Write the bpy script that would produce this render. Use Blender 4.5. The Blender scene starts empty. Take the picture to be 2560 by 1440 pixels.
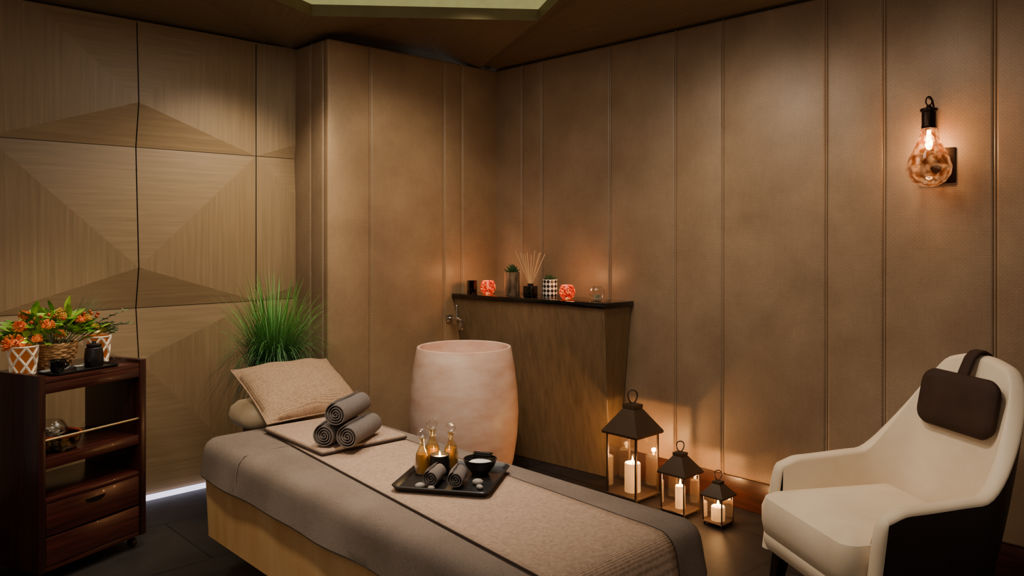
import bpy, bmesh, math, random
from mathutils import Vector, Matrix, Euler
random.seed(7)
D = bpy.data
COL = bpy.context.scene.collection
PI = math.pi
F, CX, HY, H = 1955.0, 1280.0, 590.0, 1.5
FW = Vector((.6896, .7242)); RG = Vector((.7242, -.6896))
def dirp(px): return FW + RG * ((px - CX) / F)
def onX(px, X): v = dirp(px); return v.y * X / v.x
def onY(px, Y): v = dirp(px); return v.x * Y / v.y

# ---------------------------------------------------------------- materials
def lin(h):
    h = h.lstrip('#')
    out = []
    for i in (0, 2, 4):
        c = int(h[i:i+2], 16) / 255
        out.append(c / 12.92 if c <= .04045 else ((c + .055) / 1.055) ** 2.4)
    return tuple(out) + (1,)
def base(name):
    m = D.materials.new(name); m.use_nodes = True
    nt = m.node_tree
    return m, nt, nt.nodes['Principled BSDF']
def N(nt, t, **kw):
    n = nt.nodes.new(t)
    for k, v in kw.items(): setattr(n, k, v)
    return n
def ramp(nt, fac, stops):
    r = N(nt, 'ShaderNodeValToRGB')
    while len(r.color_ramp.elements) < len(stops): r.color_ramp.elements.new(.5)
    for e, (p, c) in zip(r.color_ramp.elements, stops): e.position = p; e.color = c
    nt.links.new(fac, r.inputs[0]); return r.outputs[0]
def mapping(nt, scale=(1,1,1), coord='Object', rot=(0,0,0)):
    tc = N(nt, 'ShaderNodeTexCoord'); mp = N(nt, 'ShaderNodeMapping')
    mp.inputs['Scale'].default_value = scale; mp.inputs['Rotation'].default_value = rot
    nt.links.new(tc.outputs[coord], mp.inputs[0]); return mp.outputs[0]
def noise(nt, vec, s, detail=6, rough=.6):
    n = N(nt, 'ShaderNodeTexNoise'); n.inputs['Scale'].default_value = s
    n.inputs['Detail'].default_value = detail; n.inputs['Roughness'].default_value = rough
    nt.links.new(vec, n.inputs['Vector']); return n.outputs[0]
def bumpn(nt, b, hgt, strength, dist=.002):
    n = N(nt, 'ShaderNodeBump'); n.inputs['Strength'].default_value = strength; n.inputs['Distance'].default_value = dist
    nt.links.new(hgt, n.inputs['Height']); nt.links.new(n.outputs[0], b.inputs['Normal'])
def mat(name, c, rough=.5, metal=0, c2=None, ns=6, stretch=(1,1,1), bump=0, bs=200, coord='Object', spec=.5, coat=0, sheen=0, lo=.35, hi=.65, emit=0, ec=None, dist=.002):
    m, nt, b = base(name)
    b.inputs['Base Color'].default_value = lin(c); b.inputs['Roughness'].default_value = rough
    b.inputs['Metallic'].default_value = metal; b.inputs['Specular IOR Level'].default_value = spec
    b.inputs['Coat Weight'].default_value = coat; b.inputs['Sheen Weight'].default_value = sheen
    v = mapping(nt, stretch, coord)
    n1 = noise(nt, v, ns)
    if c2 is None:
        l = lin(c); k = .82
        nt.links.new(ramp(nt, n1, [(lo, (l[0]*k, l[1]*k, l[2]*k, 1)), (hi, l)]), b.inputs['Base Color'])
    else:
        nt.links.new(ramp(nt, n1, [(lo, lin(c)), (hi, lin(c2))]), b.inputs['Base Color'])
    if bump: bumpn(nt, b, noise(nt, v, bs, 3), bump, dist)
    if emit:
        b.inputs['Emission Color'].default_value = lin(ec or c); b.inputs['Emission Strength'].default_value = emit
    return m
def terry(name, c, c2):
    m, nt, b = base(name)
    v = mapping(nt); n1 = noise(nt, v, 5, 2); n2 = noise(nt, v, 300, 4, .7)
    mu = N(nt, 'ShaderNodeMath', operation='MULTIPLY'); mu.inputs[1].default_value = .35; nt.links.new(n1, mu.inputs[0])
    ad = N(nt, 'ShaderNodeMath', operation='MULTIPLY_ADD'); ad.inputs[1].default_value = .9
    nt.links.new(n2, ad.inputs[0]); nt.links.new(mu.outputs[0], ad.inputs[2])
    nt.links.new(ramp(nt, ad.outputs[0], [(.42, lin(c)), (.85, lin(c2))]), b.inputs['Base Color'])
    b.inputs['Roughness'].default_value = 1; b.inputs['Specular IOR Level'].default_value = .05
    bumpn(nt, b, noise(nt, v, 700, 2), .6, .002); return m
def weave(name, c1, c2, s, rough=.85, bump=.4, axes=('X','Y'), dist=.002, coord='Object'):
    m, nt, b = base(name)
    b.inputs['Roughness'].default_value = rough; b.inputs['Specular IOR Level'].default_value = .2
    v = mapping(nt, (1,1,1), coord)
    outs = []
    for a in axes:
        w = N(nt, 'ShaderNodeTexWave'); w.bands_direction = a; w.inputs['Scale'].default_value = s
        w.inputs['Distortion'].default_value = 1.2; w.inputs['Detail'].default_value = 2; w.inputs['Detail Scale'].default_value = 1.5
        nt.links.new(v, w.inputs['Vector']); outs.append(w.outputs['Fac'])
    mu = N(nt, 'ShaderNodeMath', operation='MULTIPLY'); nt.links.new(outs[0], mu.inputs[0]); nt.links.new(outs[1], mu.inputs[1])
    n1 = noise(nt, v, s * 1.7, 4)
    ad = N(nt, 'ShaderNodeMath', operation='ADD'); nt.links.new(mu.outputs[0], ad.inputs[0]); nt.links.new(n1, ad.inputs[1])
    nt.links.new(ramp(nt, ad.outputs[0], [(.3, lin(c1)), (1.0, lin(c2))]), b.inputs['Base Color'])
    bumpn(nt, b, ad.outputs[0], bump, dist)
    return m
def emitm(name, c, s):
    m = D.materials.new(name); m.use_nodes = True; nt = m.node_tree; nt.nodes.clear()
    e = N(nt, 'ShaderNodeEmission'); e.inputs[0].default_value = lin(c)
    o = N(nt, 'ShaderNodeOutputMaterial')
    v = mapping(nt); n1 = noise(nt, v, 20, 2)
    mr = N(nt, 'ShaderNodeMapRange'); mr.inputs['To Min'].default_value = s * .85; mr.inputs['To Max'].default_value = s * 1.15
    nt.links.new(n1, mr.inputs[0]); nt.links.new(mr.outputs[0], e.inputs[1])
    nt.links.new(e.outputs[0], o.inputs[0]); return m
def glass(name, tint=(1,1,1,1), blend=.25, rough=.03, gl=(1,1,1,1)):
    m = D.materials.new(name); m.use_nodes = True; nt = m.node_tree; nt.nodes.clear()
    t = N(nt, 'ShaderNodeBsdfTransparent'); t.inputs[0].default_value = tint
    g = N(nt, 'ShaderNodeBsdfGlossy'); g.inputs['Color'].default_value = gl; g.inputs['Roughness'].default_value = rough
    lw = N(nt, 'ShaderNodeLayerWeight'); lw.inputs[0].default_value = blend
    v = mapping(nt); n1 = noise(nt, v, 8, 1); bp = N(nt, 'ShaderNodeBump'); bp.inputs['Strength'].default_value = .03
    nt.links.new(n1, bp.inputs['Height']); nt.links.new(bp.outputs[0], g.inputs['Normal'])
    mx = N(nt, 'ShaderNodeMixShader'); o = N(nt, 'ShaderNodeOutputMaterial')
    nt.links.new(lw.outputs['Facing'], mx.inputs[0]); nt.links.new(t.outputs[0], mx.inputs[1]); nt.links.new(g.outputs[0], mx.inputs[2])
    nt.links.new(mx.outputs[0], o.inputs[0]); return m

def panel_wood(name, c1, c2, c3, rough=.42):
    m, nt, b = base(name)
    v = mapping(nt, (1.0, 26, 1), 'UV'); n1 = noise(nt, v, 2.0, 10, .7)
    nt.links.new(ramp(nt, n1, [(.25, lin(c1)), (.5, lin(c2)), (.75, lin(c3))]), b.inputs['Base Color'])
    b.inputs['Roughness'].default_value = rough
    bumpn(nt, b, n1, .05); return m
def vinyl(name, c1, c2):
    m, nt, b = base(name)
    v = mapping(nt)
    sx = N(nt, 'ShaderNodeSeparateXYZ'); nt.links.new(v, sx.inputs[0])
    ad = N(nt, 'ShaderNodeMath', operation='ADD'); nt.links.new(sx.outputs[0], ad.inputs[0]); nt.links.new(sx.outputs[1], ad.inputs[1])
    cb = N(nt, 'ShaderNodeCombineXYZ'); nt.links.new(ad.outputs[0], cb.inputs[0]); nt.links.new(sx.outputs[2], cb.inputs[1])
    br = N(nt, 'ShaderNodeTexBrick'); br.inputs['Scale'].default_value = 26; br.inputs['Mortar Size'].default_value = .035
    br.inputs['Color1'].default_value = (1,1,1,1); br.inputs['Color2'].default_value = (.72,.72,.72,1); br.inputs['Mortar'].default_value = (.1,.1,.1,1)
    nt.links.new(cb.outputs[0], br.inputs['Vector'])
    n1 = noise(nt, v, 3, 5)
    n2 = noise(nt, mapping(nt, (60,60,4)), 3, 3)
    mu = N(nt, 'ShaderNodeMath', operation='MULTIPLY_ADD'); mu.inputs[1].default_value = .25
    nt.links.new(n2, mu.inputs[0]); nt.links.new(n1, mu.inputs[2])
    mx = N(nt, 'ShaderNodeMixRGB', blend_type='MULTIPLY'); mx.inputs[0].default_value = .25
    nt.links.new(ramp(nt, mu.outputs[0], [(.4, lin(c1)), (.85, lin(c2))]), mx.inputs[1]); nt.links.new(br.outputs['Color'], mx.inputs[2])
    nt.links.new(mx.outputs[0], b.inputs['Base Color'])
    b.inputs['Roughness'].default_value = .42; b.inputs['Specular IOR Level'].default_value = .5
    bumpn(nt, b, br.outputs['Color'], .4, .002); return m
def slate(name):
    m, nt, b = base(name)
    v = mapping(nt); br = N(nt, 'ShaderNodeTexBrick'); br.offset = .5
    br.inputs['Scale'].default_value = 1.0; br.inputs['Brick Width'].default_value = .6; br.inputs['Row Height'].default_value = .6
    br.inputs['Mortar Size'].default_value = .004
    br.inputs['Color1'].default_value = lin('#221e1d'); br.inputs['Color2'].default_value = lin('#2d2826'); br.inputs['Mortar'].default_value = lin('#0d0b0b')
    nt.links.new(v, br.inputs['Vector'])
    n1 = noise(nt, v, 5, 8)
    mx = N(nt, 'ShaderNodeMixRGB', blend_type='MULTIPLY'); mx.inputs[0].default_value = .6
    nt.links.new(br.outputs['Color'], mx.inputs[1]); nt.links.new(ramp(nt, n1, [(.3, (.5,.5,.5,1)), (.7, (1.2,1.15,1.1,1))]), mx.inputs[2])
    nt.links.new(mx.outputs[0], b.inputs['Base Color']); b.inputs['Roughness'].default_value = .55; b.inputs['Specular IOR Level'].default_value = .22
    bumpn(nt, b, noise(nt, v, 14, 6), .3, .005); return m
def mosaic(name):
    m, nt, b = base(name)
    v = mapping(nt); vo = N(nt, 'ShaderNodeTexVoronoi'); vo.inputs['Scale'].default_value = 85
    ve = N(nt, 'ShaderNodeTexVoronoi', feature='DISTANCE_TO_EDGE'); ve.inputs['Scale'].default_value = 85
    nt.links.new(v, vo.inputs['Vector']); nt.links.new(v, ve.inputs['Vector'])
    sp = N(nt, 'ShaderNodeSeparateColor'); nt.links.new(vo.outputs['Color'], sp.inputs[0])
    c = ramp(nt, sp.outputs[0], [(.0, lin('#8a0c02')), (.4, lin('#e82a08')), (.8, lin('#ff5a14')), (1, lin('#ffb060'))])
    e = ramp(nt, ve.outputs['Distance'], [(.02, (.03,.005,.0,1)), (.06, (1,1,1,1))])
    mx = N(nt, 'ShaderNodeMixRGB', blend_type='MULTIPLY'); mx.inputs[0].default_value = 1
    nt.links.new(c, mx.inputs[1]); nt.links.new(e, mx.inputs[2])
    nt.links.new(mx.outputs[0], b.inputs['Base Color']); nt.links.new(mx.outputs[0], b.inputs['Emission Color'])
    b.inputs['Emission Strength'].default_value = 1.3; b.inputs['Roughness'].default_value = .2; return m  # candlelight through the tiles put into the glass as emission
def mottled_glass(name):
    m = D.materials.new(name); m.use_nodes = True; nt = m.node_tree; nt.nodes.clear()
    v = mapping(nt); n1 = noise(nt, v, 38, 1, .4)
    t = N(nt, 'ShaderNodeBsdfTransparent')
    nt.links.new(ramp(nt, n1, [(.38, lin('#a8764c')), (.62, lin('#f0d8bc'))]), t.inputs[0])
    b = N(nt, 'ShaderNodeBsdfPrincipled')
    nt.links.new(ramp(nt, n1, [(.38, lin('#5a3d26')), (.62, lin('#a88866'))]), b.inputs['Base Color'])
    b.inputs['Roughness'].default_value = .05; b.inputs['Coat Weight'].default_value = .6
    nt.links.new(ramp(nt, n1, [(.38, lin('#8a5228')), (.64, lin('#ffc48a'))]), b.inputs['Emission Color'])
    b.inputs['Emission Strength'].default_value = .25
    lw = N(nt, 'ShaderNodeLayerWeight'); lw.inputs[0].default_value = .35
    mr = N(nt, 'ShaderNodeMapRange'); mr.inputs['To Min'].default_value = .22; mr.inputs['To Max'].default_value = .75
    nt.links.new(lw.outputs['Facing'], mr.inputs[0])
    mx = N(nt, 'ShaderNodeMixShader'); nt.links.new(mr.outputs[0], mx.inputs[0])
    o = N(nt, 'ShaderNodeOutputMaterial')
    nt.links.new(t.outputs[0], mx.inputs[1]); nt.links.new(b.outputs[0], mx.inputs[2]); nt.links.new(mx.outputs[0], o.inputs[0]); return m
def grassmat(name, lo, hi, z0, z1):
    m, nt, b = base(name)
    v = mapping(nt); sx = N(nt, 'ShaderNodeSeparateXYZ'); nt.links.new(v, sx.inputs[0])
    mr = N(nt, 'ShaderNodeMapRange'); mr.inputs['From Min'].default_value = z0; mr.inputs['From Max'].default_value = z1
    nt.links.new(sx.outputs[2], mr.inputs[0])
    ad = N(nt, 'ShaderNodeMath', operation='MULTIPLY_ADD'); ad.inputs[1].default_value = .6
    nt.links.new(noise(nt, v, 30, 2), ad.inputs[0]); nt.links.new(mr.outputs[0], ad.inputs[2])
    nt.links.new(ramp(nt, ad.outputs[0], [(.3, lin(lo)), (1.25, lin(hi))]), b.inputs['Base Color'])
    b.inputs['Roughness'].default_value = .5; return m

M = dict(
 floor=slate('slate_tiles'),
 panel=panel_wood('veneer_panel', '#7a6448', '#8c7354', '#9c8362'),
 ceil=panel_wood('dark_veneer', '#665642', '#75644d', '#827058', .5),
 vinyl=vinyl('bronze_vinyl', '#8e745a', '#a98e72'),
 vinyl2=vinyl('bronze_vinyl_gold', '#947758', '#b0926e'),
 gap=mat('dark_gap', '#16100c', .9, spec=.05),
 skirt=mat('rosewood_skirting', '#2e1710', .3, c2='#482317', stretch=(3,3,30), ns=2, coat=.2),
 cove=mat('cove_paint', '#8a8058', .6),
 coveglow=emitm('cove_glow', '#e6dc8a', .42),
 strip=emitm('led_strip', '#e8e2ff', 2.2),
 console=mat('console_veneer', '#6e5a40', .4, c2='#8a7252', stretch=(16,16,.7), ns=2.2, lo=.3, hi=.7),
 blackgloss=mat('black_gloss', '#0d0b0b', .12, coat=.4),
 blackmatte=mat('black_ceramic', '#171414', .4),
 iron=mat('lantern_iron', '#5a4838', .42, .35, bump=.15, bs=80),
 tub=mat('rosy_stone', '#d8ab90', .38, c2='#f0d4c0', stretch=(1,1,2.5), ns=6, lo=.3, hi=.75, coat=.1),
 rose=mat('rosewood', '#220d0b', .3, c2='#4a2019', stretch=(1.2,6,28), ns=2.5, coat=.15, lo=.3, hi=.7),
 rosev=mat('rosewood_upright', '#1a0a09', .3, c2='#381712', stretch=(24,24,1.2), ns=2.2, coat=.15, lo=.3, hi=.7),
 brass=mat('brass', '#d8bc84', .3, .8),
 chrome=mat('chrome', '#d8d8d8', .1, 1),
 bronze=mat('dark_bronze', '#2a1a10', .35, .8),
 cream=mat('cream_leather', '#d6c2a4', .55, c2='#e2d0b5', ns=4, bump=.12, bs=160),
 suede=mat('brown_suede', '#2b1b13', .8, c2='#35231a', ns=8, bump=.1, spec=.25),
 shell=mat('dark_leather', '#21140f', .45, c2='#2e1d17', ns=4),
 leg=mat('dark_leg', '#130d0b', .35),
 bedbase=mat('bed_base_vinyl', '#cf9a5e', .5, c2='#e0b47a', stretch=(3,3,.6), ns=3, bump=.06, bs=90),
 bedcream=mat('headrest_vinyl', '#d2ba98', .5),
 towel=terry('taupe_terry', '#6f6156', '#9a8a7d'),
 roll=terry('grey_terry', '#5f5651', '#8c827c'),
 linen=weave('beige_linen', '#8a705a', '#d0b298', 56),
 linenp=weave('pillow_linen', '#866a51', '#caa888', 56),
 edge=mat('brown_piping', '#3a281f', .8),
 wax=mat('candle_wax', '#f4e2c4', .5, emit=.6, ec='#ffb46a'),  # glow of the flame through the wax put in as emission
 waxo=mat('white_wax', '#f6ead6', .5, emit=.12, ec='#ffb46a'),  # faint candle glow put into the wax as emission
 flame=emitm('flame', '#ffc56a', 45),
 wick=mat('wick', '#1a120c', .9),
 pane=glass('lantern_glass', (.97,.95,.92,1), .28),
 clear=glass('clear_glass', (.97,.97,.96,1), .16),
 oilglass=glass('amber_bottle_glass', (.92,.82,.55,1), .4),
 oil=mat('amber_oil', '#b98a3c', .1, emit=.03),
 smoke=glass('brown_votive_glass', (.25,.12,.06,1), .3),
 mosaic=mosaic('red_mosaic_glass'),
 bark=mat('bark', '#40301f', .9, c2='#a08468', stretch=(6,6,1.2), ns=5, bump=1, bs=18, dist=.01),
 white=mat('white_glaze', '#eee6da', .35),
 salt=mat('sea_salt', '#f5f3f0', .6, bump=1, bs=150, dist=.006),
 succ=mat('succulent_leaf', '#1f3a22', .5, c2='#3f6238', ns=20),
 air=mat('air_plant_leaf', '#8a9070', .6, c2='#b4b498', ns=20),
 reed=mat('reed_stick', '#e0bd8c', .7),
 grass=grassmat('ornamental_grass', '#0e2e30', '#5a9c3c', .72, 1.24),  # teal base to green tips: partly leaf colour, partly light painted in
 leaf=mat('bouquet_leaf', '#3f7a1c', .35, c2='#9fc23c', ns=9, lo=.4, hi=.6),
 leafd=mat('eucalyptus_leaf', '#43543a', .5, c2='#748058', ns=12),
 orange=mat('orange_petals', '#d8540f', .5, c2='#ff9a34', ns=25),
 yellow=mat('yellow_petals', '#d0901a', .5, c2='#f2c850', ns=25),
 berry=mat('red_berry', '#8a2414', .3, c2='#c0581e', ns=30),
 wicker=mat('wicker', '#9a6c40', .7, c2='#d8ab72', ns=60, bump=.6, bs=200),
 amber=mat('amber_votive_glass', '#6a3410', .15, emit=.22, ec='#d86a14'),  # glow of a lit candle put into the cup as emission
 lattice=mat('cream_lattice', '#f4e8d2', .4, emit=.05, ec='#ffdca8'),  # slight warm candle glow put into the lattice as emission
 lacquer=mat('black_gold_lacquer', '#15100d', .2, c2='#8a6a34', ns=26, lo=.48, hi=.6),
 redlac=mat('red_lacquer', '#c04c20', .25),
 tin=mat('tealight_tin', '#c8c8c8', .3, 1),
 sconceglass=mottled_glass('mottled_amber_glass'),
 bulb=emitm('bulb_filament', '#ffd9a0', 55),
 cork=mat('pebble', '#aaa094', .6),
 planter=mat('dark_planter', '#1b1715', .5),
 soil=mat('soil', '#1a120c', .95),
 rubber=mat('castor_rubber', '#2a1c14', .5),
)

# ---------------------------------------------------------------- mesh builder
class MB:
    def __init__(s): s.bm = bmesh.new()
    def merge(s, t, Mx=None):
        if Mx is not None: bmesh.ops.transform(t, matrix=Mx, verts=t.verts)
        me = D.meshes.new('tmp'); t.to_mesh(me); t.free(); s.bm.from_mesh(me); D.meshes.remove(me); return s
    def box(s, c, sz, bev=0, seg=2, Mx=None):
        t = bmesh.new(); bmesh.ops.create_cube(t, size=1)
        for v in t.verts: v.co = Vector((v.co.x*sz[0], v.co.y*sz[1], v.co.z*sz[2]))
        if bev: bmesh.ops.bevel(t, geom=t.edges[:], offset=bev, segments=seg, affect='EDGES', profile=.5)
        for v in t.verts: v.co += Vector(c)
        return s.merge(t, Mx)
    def poly(s, bot, top, bev=0, seg=2, Mx=None):     # hull of two equal polygons (lists of 3D points)
        t = bmesh.new(); n = len(bot)
        b = [t.verts.new(p) for p in bot]; u = [t.verts.new(p) for p in top]
        t.faces.new(b[::-1]); t.faces.new(u)
        for i in range(n): t.faces.new((b[i], b[(i+1)%n], u[(i+1)%n], u[i]))
        bmesh.ops.recalc_face_normals(t, faces=t.faces[:])
        if bev: bmesh.ops.bevel(t, geom=t.edges[:], offset=bev, segments=seg, affect='EDGES', profile=.5)
        return s.merge(t, Mx)
    def rings(s, rings, cap0=True, cap1=True, Mx=None, closed=True):
        t = bmesh.new(); R = []
        for r in rings: R.append([t.verts.new(p) for p in r])
        n = len(R[0])
        for a, b in zip(R, R[1:]):
            for i in range(n if closed else n-1):
                q = [a[i], a[(i+1)%n], b[(i+1)%n], b[i]]
                t.faces.new(q)
        if cap0: t.faces.new(R[0][::-1])
        if cap1: t.faces.new(R[-1])
        bmesh.ops.remove_doubles(t, verts=t.verts[:], dist=1e-6)
        return s.merge(t, Mx)
    def lathe(s, prof, n=32, c=(0,0,0), Mx=None, cap0=True, cap1=True):
        rings = [[(c[0]+max(r,1e-5)*math.cos(2*PI*i/n), c[1]+max(r,1e-5)*math.sin(2*PI*i/n), c[2]+z) for i in range(n)] for r, z in prof]
        return s.rings(rings, cap0, cap1, Mx)
    def tube(s, pts, r, n=8, closed=False, Mx=None):
        pts = [Vector(p) for p in pts]; k = len(pts); rr = r if isinstance(r, (list, tuple)) else [r]*k
        rings = []; prev = None
        for i in range(k):
            a = pts[i-1] if (i or closed) else pts[0]; b = pts[(i+1) % k] if (i < k-1 or closed) else pts[-1]
            tg = (b-a).normalized()
            if prev is None:
                prev = tg.cross(Vector((0,0,1)) if abs(tg.z) < .9 else Vector((1,0,0))).normalized()
            else:
                prev = (prev - tg*prev.dot(tg)).normalized()
            q = tg.cross(prev)
            rings.append([pts[i] + (prev*math.cos(2*PI*j/n) + q*math.sin(2*PI*j/n))*rr[i] for j in range(n)])
        if closed: rings.append(rings[0]); return s.rings(rings, False, False, Mx)
        return s.rings(rings, True, True, Mx)
    def sphere(s, c, r, sc=(1,1,1), u=20, v=14, Mx=None, ico=0):
        t = bmesh.new()
        if ico: bmesh.ops.create_icosphere(t, subdivisions=ico, radius=r)
        else: bmesh.ops.create_uvsphere(t, u_segments=u, v_segments=v, radius=r)
        for w in t.verts: w.co = Vector((w.co.x*sc[0]+c[0], w.co.y*sc[1]+c[1], w.co.z*sc[2]+c[2]))
        return s.merge(t, Mx)
    def surf(s, fn, nu, nv, Mx=None):
        t = bmesh.new()
        g = [[t.verts.new(fn(i/nu, j/nv)) for j in range(nv+1)] for i in range(nu+1)]
        for i in range(nu):
            for j in range(nv): t.faces.new((g[i][j], g[i+1][j], g[i+1][j+1], g[i][j+1]))
        return s.merge(t, Mx)
    def rr(s, prof, hw, hl, R, Mx=None, k=6, m=10, wave=None, cap0=True, cap1=True):
        rings = []
        for inset, z in prof:
            o = rrect(hw-inset, hl-inset, max(R-inset, .004), k, m)
            if wave:
                o2 = []
                for i, (x, y) in enumerate(o):
                    w = wave(i/len(o), z); d = Vector((x/hw, y/hl)); d = d.normalized() if d.length else d
                    o2.append((x+d.x*w, y+d.y*w))
                o = o2
            rings.append([(x, y, z) for x, y in o])
        return s.rings(rings, cap0, cap1, Mx)
    def build(s, name, m, parent=None, loc=(0,0,0), rotz=0, ang=.65, recalc=True):
        bm = s.bm
        if recalc: bmesh.ops.recalc_face_normals(bm, faces=bm.faces[:])
        for f in bm.faces: f.smooth = True
        for e in bm.edges:
            if len(e.link_faces) == 2 and e.calc_face_angle(0) > ang: e.smooth = False
        me = D.meshes.new(name); bm.to_mesh(me); bm.free()
        for x in (m if isinstance(m, (list, tuple)) else [m]): me.materials.append(x)
        o = D.objects.new(name, me); COL.objects.link(o)
        o.parent = parent; o.location = loc; o.rotation_euler = (0,0,rotz)
        return o
def rrect(hw, hl, R, k=6, m=10):
    R = min(R, hw*.999, hl*.999); out = []
    for cx, cy, a0 in ((hw-R, hl-R, 0), (-hw+R, hl-R, PI/2), (-hw+R, -hl+R, PI), (hw-R, -hl+R, 1.5*PI)):
        for i in range(k+1):
            a = a0 + PI/2*i/k; out.append((cx+R*math.cos(a), cy+R*math.sin(a)))
        x0, y0 = out[-1]; a = a0 + PI/2
        L = (2*(hw-R) if abs(math.sin(a)) > .5 else 2*(hl-R))
        dx, dy = -math.sin(a), math.cos(a)
        for i in range(1, m): out.append((x0+dx*L*i/m, y0+dy*L*i/m))
    return out
def T(x, y, z): return Matrix.Translation((x, y, z))
def R_(a, ax): return Matrix.Rotation(a, 4, ax)
def thing(name, label, cat, loc=(0,0,0), rotz=0, group=None):
    o = D.objects.new(name, None); COL.objects.link(o); o.empty_display_size = .05
    o.location = loc; o.rotation_euler = (0,0,rotz); o['label'] = label; o['category'] = cat
    if group: o['group'] = group
    return o
def tag(o, label, cat, group=None):
    o['label'] = label; o['category'] = cat
    if group: o['group'] = group
    return o
def struct(o): o['kind'] = 'structure'; return o
def lamp(kind, loc, power, col=(1,.8,.55), aim=None, size=.1, angle=60, blend=.6):
    l = D.lights.new('lamp_'+kind.lower(), kind); l.energy = power; l.color = col
    if kind == 'SPOT': l.spot_size = math.radians(angle); l.spot_blend = blend; l.shadow_soft_size = size
    elif kind == 'POINT': l.shadow_soft_size = size
    else: l.size = size
    o = D.objects.new('lamp_'+kind.lower(), l); COL.objects.link(o); o.location = loc
    if aim is not None: o.rotation_euler = (Vector(aim)-Vector(loc)).to_track_quat('-Z', 'Y').to_euler()
    return o

# ================================================================= SETTING
XW, YM, YL, XJ, ZC = 3.869, 4.236, 4.65, 2.476, 2.71
struct(MB().box((1.45, 1.85, -.03), (5.1, 5.9, .06)).build('floor', M['floor']))

# left wall : faceted veneer panels
REL = .048
def left_wall():
    bm = bmesh.new(); uv = bm.loops.layers.uv.new('UVMap')
    cols = [(-.635, .08, .08), (.79, .08, .08), (.79, 1.503, 1.503), (2.215, 1.503, 1.503), (2.215, 2.93, 2.93)]
    rows = [(.03, 1.095, .80), (1.095, 2.0, 1.324), (2.0, 2.905, 2.248)]
    for xo, xa, _ in cols:
        for z0, z1, za in rows:
            A = (xa, YL-REL, za); p = lambda x, z: (x, YL, z)
            tris = [((A, p(xa, z1), p(xo, z1)), 0), ((A, p(xo, z1), p(xo, z0)), 1), ((A, p(xo, z0), p(xa, z0)), 0)]
            for pts, vert in tris:
                f = bm.faces.new([bm.verts.new(q) for q in pts])
                off = random.random()*7
                for l in f.loops:
                    c = l.vert.co
                    l[uv].uv = ((c.z+off, c.x+off) if vert else (c.x+off, c.z+off))
                if f.normal.y > 0: f.normal_flip()
    for co, no in (((XJ,0,0),(1,0,0)), ((0,0,ZC),(0,0,1))):
        bmesh.ops.bisect_plane(bm, geom=bm.verts[:]+bm.edges[:]+bm.faces[:], plane_co=co, plane_no=no, clear_outer=True)
    for f in bm.faces:
        f.normal_update()
        if f.normal.y > 0: f.normal_flip()
    me = D.meshes.new('wall_left'); bm.to_mesh(me); bm.free(); me.materials.append(M['panel'])
    o = D.objects.new('wall_left', me); COL.objects.link(o); struct(o)
    mb = MB().box((1.2, YL+.06, 1.355), (4.4, .1, 2.71)); struct(mb.build('wall_left_backing', M['gap']))
    # dark joints between the panels
    mb = MB()
    zs = [(.03,0), (.80,REL), (1.095,0), (1.324,REL), (2.0,0), (2.248,REL), (2.70,.015)]
    for x in (.08, 1.503):
        mb.tube([(x, YL-o_-.0005, z) for z, o_ in zs], .0028, 6)
    for x in (.79, 2.215):
        mb.tube([(x, YL-.0005, .03), (x, YL-.0005, 2.70)], .0028, 6)
    for z in (1.095, 2.0): mb.tube([(-.6, YL, z), (XJ-.005, YL, z)], .0016, 6)
    struct(mb.build('trim_1', M['gap']))
left_wall()
struct(MB().box((1.93, YL-.01, .014), (1.04, .03, .024)).build('trim_2', M['strip']))

def padded(name, m, spans, axis, pos, z0=.17):
    mb = MB()
    for i, (a, b) in enumerate(spans):
        lo, hi = min(a, b)+.004, max(a, b)-.004
        c, w = (lo+hi)/2, hi-lo
        if axis == 'X': mb.box((pos+.025, c, (z0+ZC)/2), (.05, w, ZC-z0), .014, 5)
        else: mb.box((c, pos+.025, (z0+ZC)/2), (w, .05, ZC-z0), .014, 5)
        if i:                                   # raised piping in the seam
            q = [(pos+.008, a, z) if axis == 'X' else (a, pos+.008, z) for z in (z0, ZC)]
            mb.tube(q, .0052, 8)
    return struct(mb.build(name, m))
ys = [YM+.022] + [onX(p, XW) for p in (1305, 1355, 1525, 1688, 1806, 2065, 2210, 2487)] + [.35, -.2, -1.0]
padded('wall_right', M['vinyl'], list(zip(ys, ys[1:])), 'X', XW)
struct(MB().box((XW+.08, 1.65, ZC/2), (.06, 5.3, ZC)).build('wall_right_backing', M['gap']))
xs = [XJ] + [onY(p, YM) for p in (926, 1110, 1155)] + [XW+.022]
padded('wall_back', M['vinyl2'], list(zip(xs, xs[1:])), 'Y', YM)
struct(MB().box((3.2, YM+.08, ZC/2), (1.35, .06, ZC)).build('wall_back_backing', M['gap']))
padded('wall_return', M['vinyl'], [(YM+.052, YM+.2), (YM+.2, YL+.03)], 'X', XJ)
struct(MB().box((XW+.022, 1.62, .085), (.034, 5.2, .17), .004).build('baseboard_right', M['skirt']))
struct(MB().box(((XJ+XW)/2+.02, YM+.026, .085), (XW-XJ-.04, .034, .17), .004).build('baseboard_back', M['skirt']))

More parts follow.
